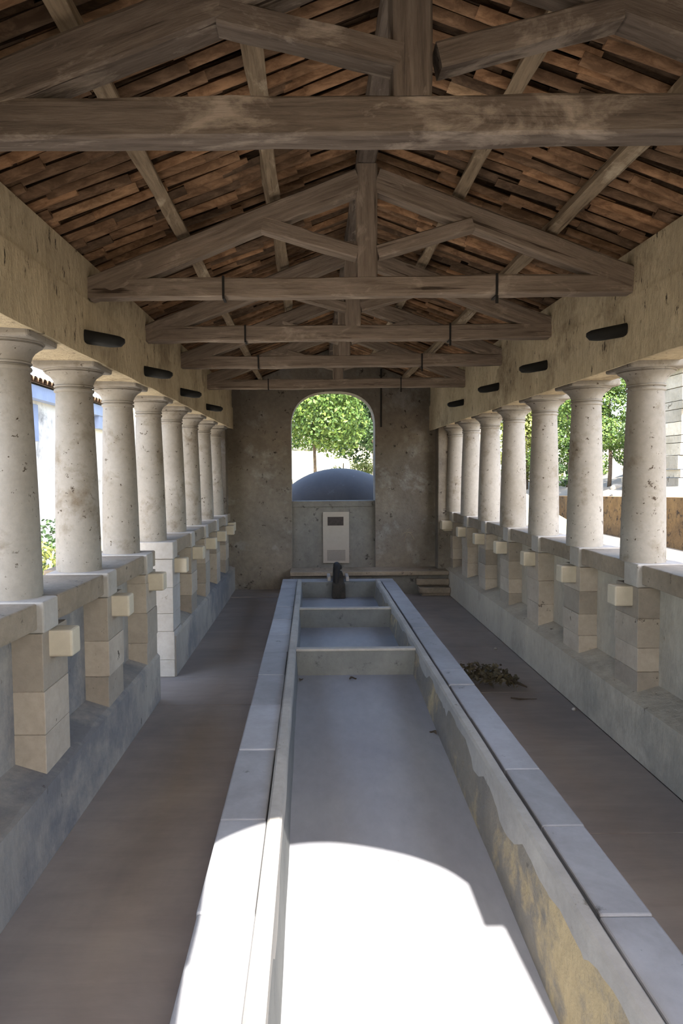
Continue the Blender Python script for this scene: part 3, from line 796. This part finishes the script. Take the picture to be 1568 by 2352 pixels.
def rock(x, y, z, s, seed):
    r = random.Random(seed); bm = bmesh.new(); bmesh.ops.create_icosphere(bm, subdivisions=2, radius=1)
    sx, sy, sz = s*r.uniform(.8,1.3), s*r.uniform(.7,1.1), s*r.uniform(.45,.75)
    for v in bm.verts:
        d = 1+.28*noise.noise(v.co*1.4+Vector((seed*3.1,0,0))); v.co = Vector((v.co.x*sx*d,v.co.y*sy*d,v.co.z*sz*d))+Vector((x,y,z+sz*.5))
    mb = MB(); mb.v = [tuple(v.co) for v in bm.verts]; mb.f = [tuple(v.index for v in f.verts) for f in bm.faces]; t = r.random(); mb.tn = [t]*len(mb.f); bm.free()
    return mb
RK = ['large pale rock on the slope below the round shrub','pale rock on the slope beside the biggest rock','small pale rock above the brown wall','flat pale rock by the low grey green shrub','pale rock higher up the slope behind the shrubs','little rock at the foot of the round shrub']
for k,(x,y,s) in enumerate(((9.0,18.9,.42),(9.9,19.5,.36),(8.35,18.6,.2),(8.3,20.1,.22),(10.4,21.5,.5),(8.9,19.8,.18))):
    tag(rock(x,y,rz(x,y)-.05,s,k+1).build('rock','rock'), RK[k], 'rock', 'rocks on the garden slope')
# dry stone wall at the right edge
W = thing('stone_house', (10.4,17.2,1.4), 'pale rough stone building behind the nearest right column at the picture edge', 'building')
mb = MB(); r = random.Random(9); z = 1.2
while z < 4.1:
    h = r.uniform(.16,.34); x = 8.95+r.uniform(-.05,.05)
    while x < 14:
        w = r.uniform(.3,.8); j = r.uniform(-.03,.03); mb.box(x+.008,x+w-.008,16.6+j,17.6,z+.008,z+h-.008,r.random()); x += w
    z += h
mb.build('masonry','rock',W)
mb = MB(); mb.box(8.8,14.2,16.4,17.8,4.1,4.22); mb.build('eaves_slab','house',W)
mb = MB(); mb.box(9.35,9.75,16.52,16.62,3.1,3.55); mb.build('window','iron',W)
loc = (9.2,16.28,3.4); vm = at0(foliage_mesh('v',81,420,[((0,0,0),(.35,.08,.16)),((.3,0,-.3),(.1,.06,.3))],.08),loc)
plant('climbing_vine', loc, 0, vm, 'leafd', 'dark climbing vine on the pale stone building', 'vine')

# ------------------------------------------------------------------ outside: white house on the left
H = thing('house', (-5.4,15,0), 'white plastered house seen between the left columns', 'house')
HX = -4.5
mb = MB(); mb.box(HX-3,HX,4.0,27,-.05,2.98); mb.build('wall','house',H)
mb = MB(); mb.box(HX-.25,HX+.16,3.8,14.9,EYE+1.21,EYE+1.42); mb.box(HX-.02,HX+.14,14.2,14.9,EYE+.95,EYE+1.25); mb.build('fascia','fascia',H)
mb = MB()
for k in range(60):
    y = 3.8+k*.19; rows = []
    for u in range(2):
        x = HX+.20-u*3.4; zz = EYE+1.45+u*.6
        rows.append([(x, y+.085*math.cos(PI*q/6), zz+.06*math.sin(PI*q/6)+.02) for q in range(7)])
    mb.grid(rows, .1+.25*random.Random(k).random()); rows = [[(x,y,z+.02) for x,y,z in rr] for rr in rows]; mb.grid(list(reversed(rows)), .3)
mb.face([(HX+.22,3.7,EYE+1.445),(HX+.22,15.2,EYE+1.445),(HX-3.2,15.2,EYE+2.05),(HX-3.2,3.7,EYE+2.05)],.2)
mb.build('roof_tiles','tile',H,merge=False,smooth=True,autos=40)
mb = MB(); mb.box(HX-.1,HX+.012,11.0,11.35,EYE+.55,EYE+1.15); mb.build('shutter','fascia',H)
mb = MB(); mb.box(HX-.1,HX+.03,12.9,13.05,EYE+.66,EYE+.72); mb.build('wall_box','iron',H)
mb = MB(); rows = []
for k in range(12):
    y = 4.2+k*.45; rows.append([(HX+.9,y,-.02),(HX+.9,y,.9+.05*math.sin(k)),(HX+1.15,y,.9+.05*math.cos(k)),(HX+1.15,y,-.02)])
bl = [((0,-.5,.25),(.25,.4,.3)),((0,.4,.3),(.25,.4,.35)),((.1,0,.5),(.2,.35,.25))]
for k,(x,y,mat,lab) in enumerate(((-2.75,6.7,'leafy','yellow green low shrub outside between the first two left columns'),(-3.3,8.3,'leafd','grey green low shrub against the white house on the left'))):
    loc = (x,y,0); plant('shrub', loc, .25+.12*k, at0(foliage_mesh('q',90+k,700,bl,.06),loc), mat, lab, 'shrub', .03, 'shrubs by the white house')

# ------------------------------------------------------------------ light
w = bpy.data.worlds.new('sky'); SC.world = w; w.use_nodes = True; nt_ = w.node_tree; nt_.nodes.clear()
o = nt_.nodes.new('ShaderNodeOutputWorld'); bg = nt_.nodes.new('ShaderNodeBackground'); sk = nt_.nodes.new('ShaderNodeTexSky')
sk.sky_type = 'NISHITA'; sk.sun_disc = False; sk.sun_elevation = math.radians(39.7); sk.sun_rotation = math.radians(180-4); sk.air_density = 1.0; sk.dust_density = 2.0; sk.ozone_density = 1.0
bg.inputs[1].default_value = .25
nt_.links.new(sk.outputs[0], bg.inputs[0]); nt_.links.new(bg.outputs[0], o.inputs[0])
sl = bpy.data.lights.new('sun','SUN'); sl.energy = 6.0; sl.angle = math.radians(.35); sl.color = (1.0,.96,.90)
so = bpy.data.objects.new('sun', sl); C.objects.link(so)
dirv = Vector((-.073, 1.0, -.83)).normalized()
so.rotation_euler = dirv.to_track_quat('-Z','Y').to_euler(); so.location = (1,-6,8)

# ------------------------------------------------------------------ camera
cam = bpy.data.cameras.new('camera'); co = bpy.data.objects.new('camera', cam); C.objects.link(co)
cam.sensor_fit = 'HORIZONTAL'; cam.sensor_width = 24; cam.lens = 24; cam.clip_start = .02; cam.clip_end = 300
cam.shift_x = 70/1568
pitch = math.atan(91/1568)
R = Matrix.Rotation(PI/2-pitch,3,'X') @ Matrix.Rotation(math.radians(-.5),3,'Z')
co.matrix_world = Matrix.Translation((0,0,EYE)) @ R.to_4x4()
SC.camera = co
SC.cycles.max_bounces = 12; SC.cycles.diffuse_bounces = 8
vs = SC.view_settings; vs.view_transform = 'Standard'; vs.look = 'None'; vs.gamma = 1; vs.use_curve_mapping = False
vs.exposure = 2.45
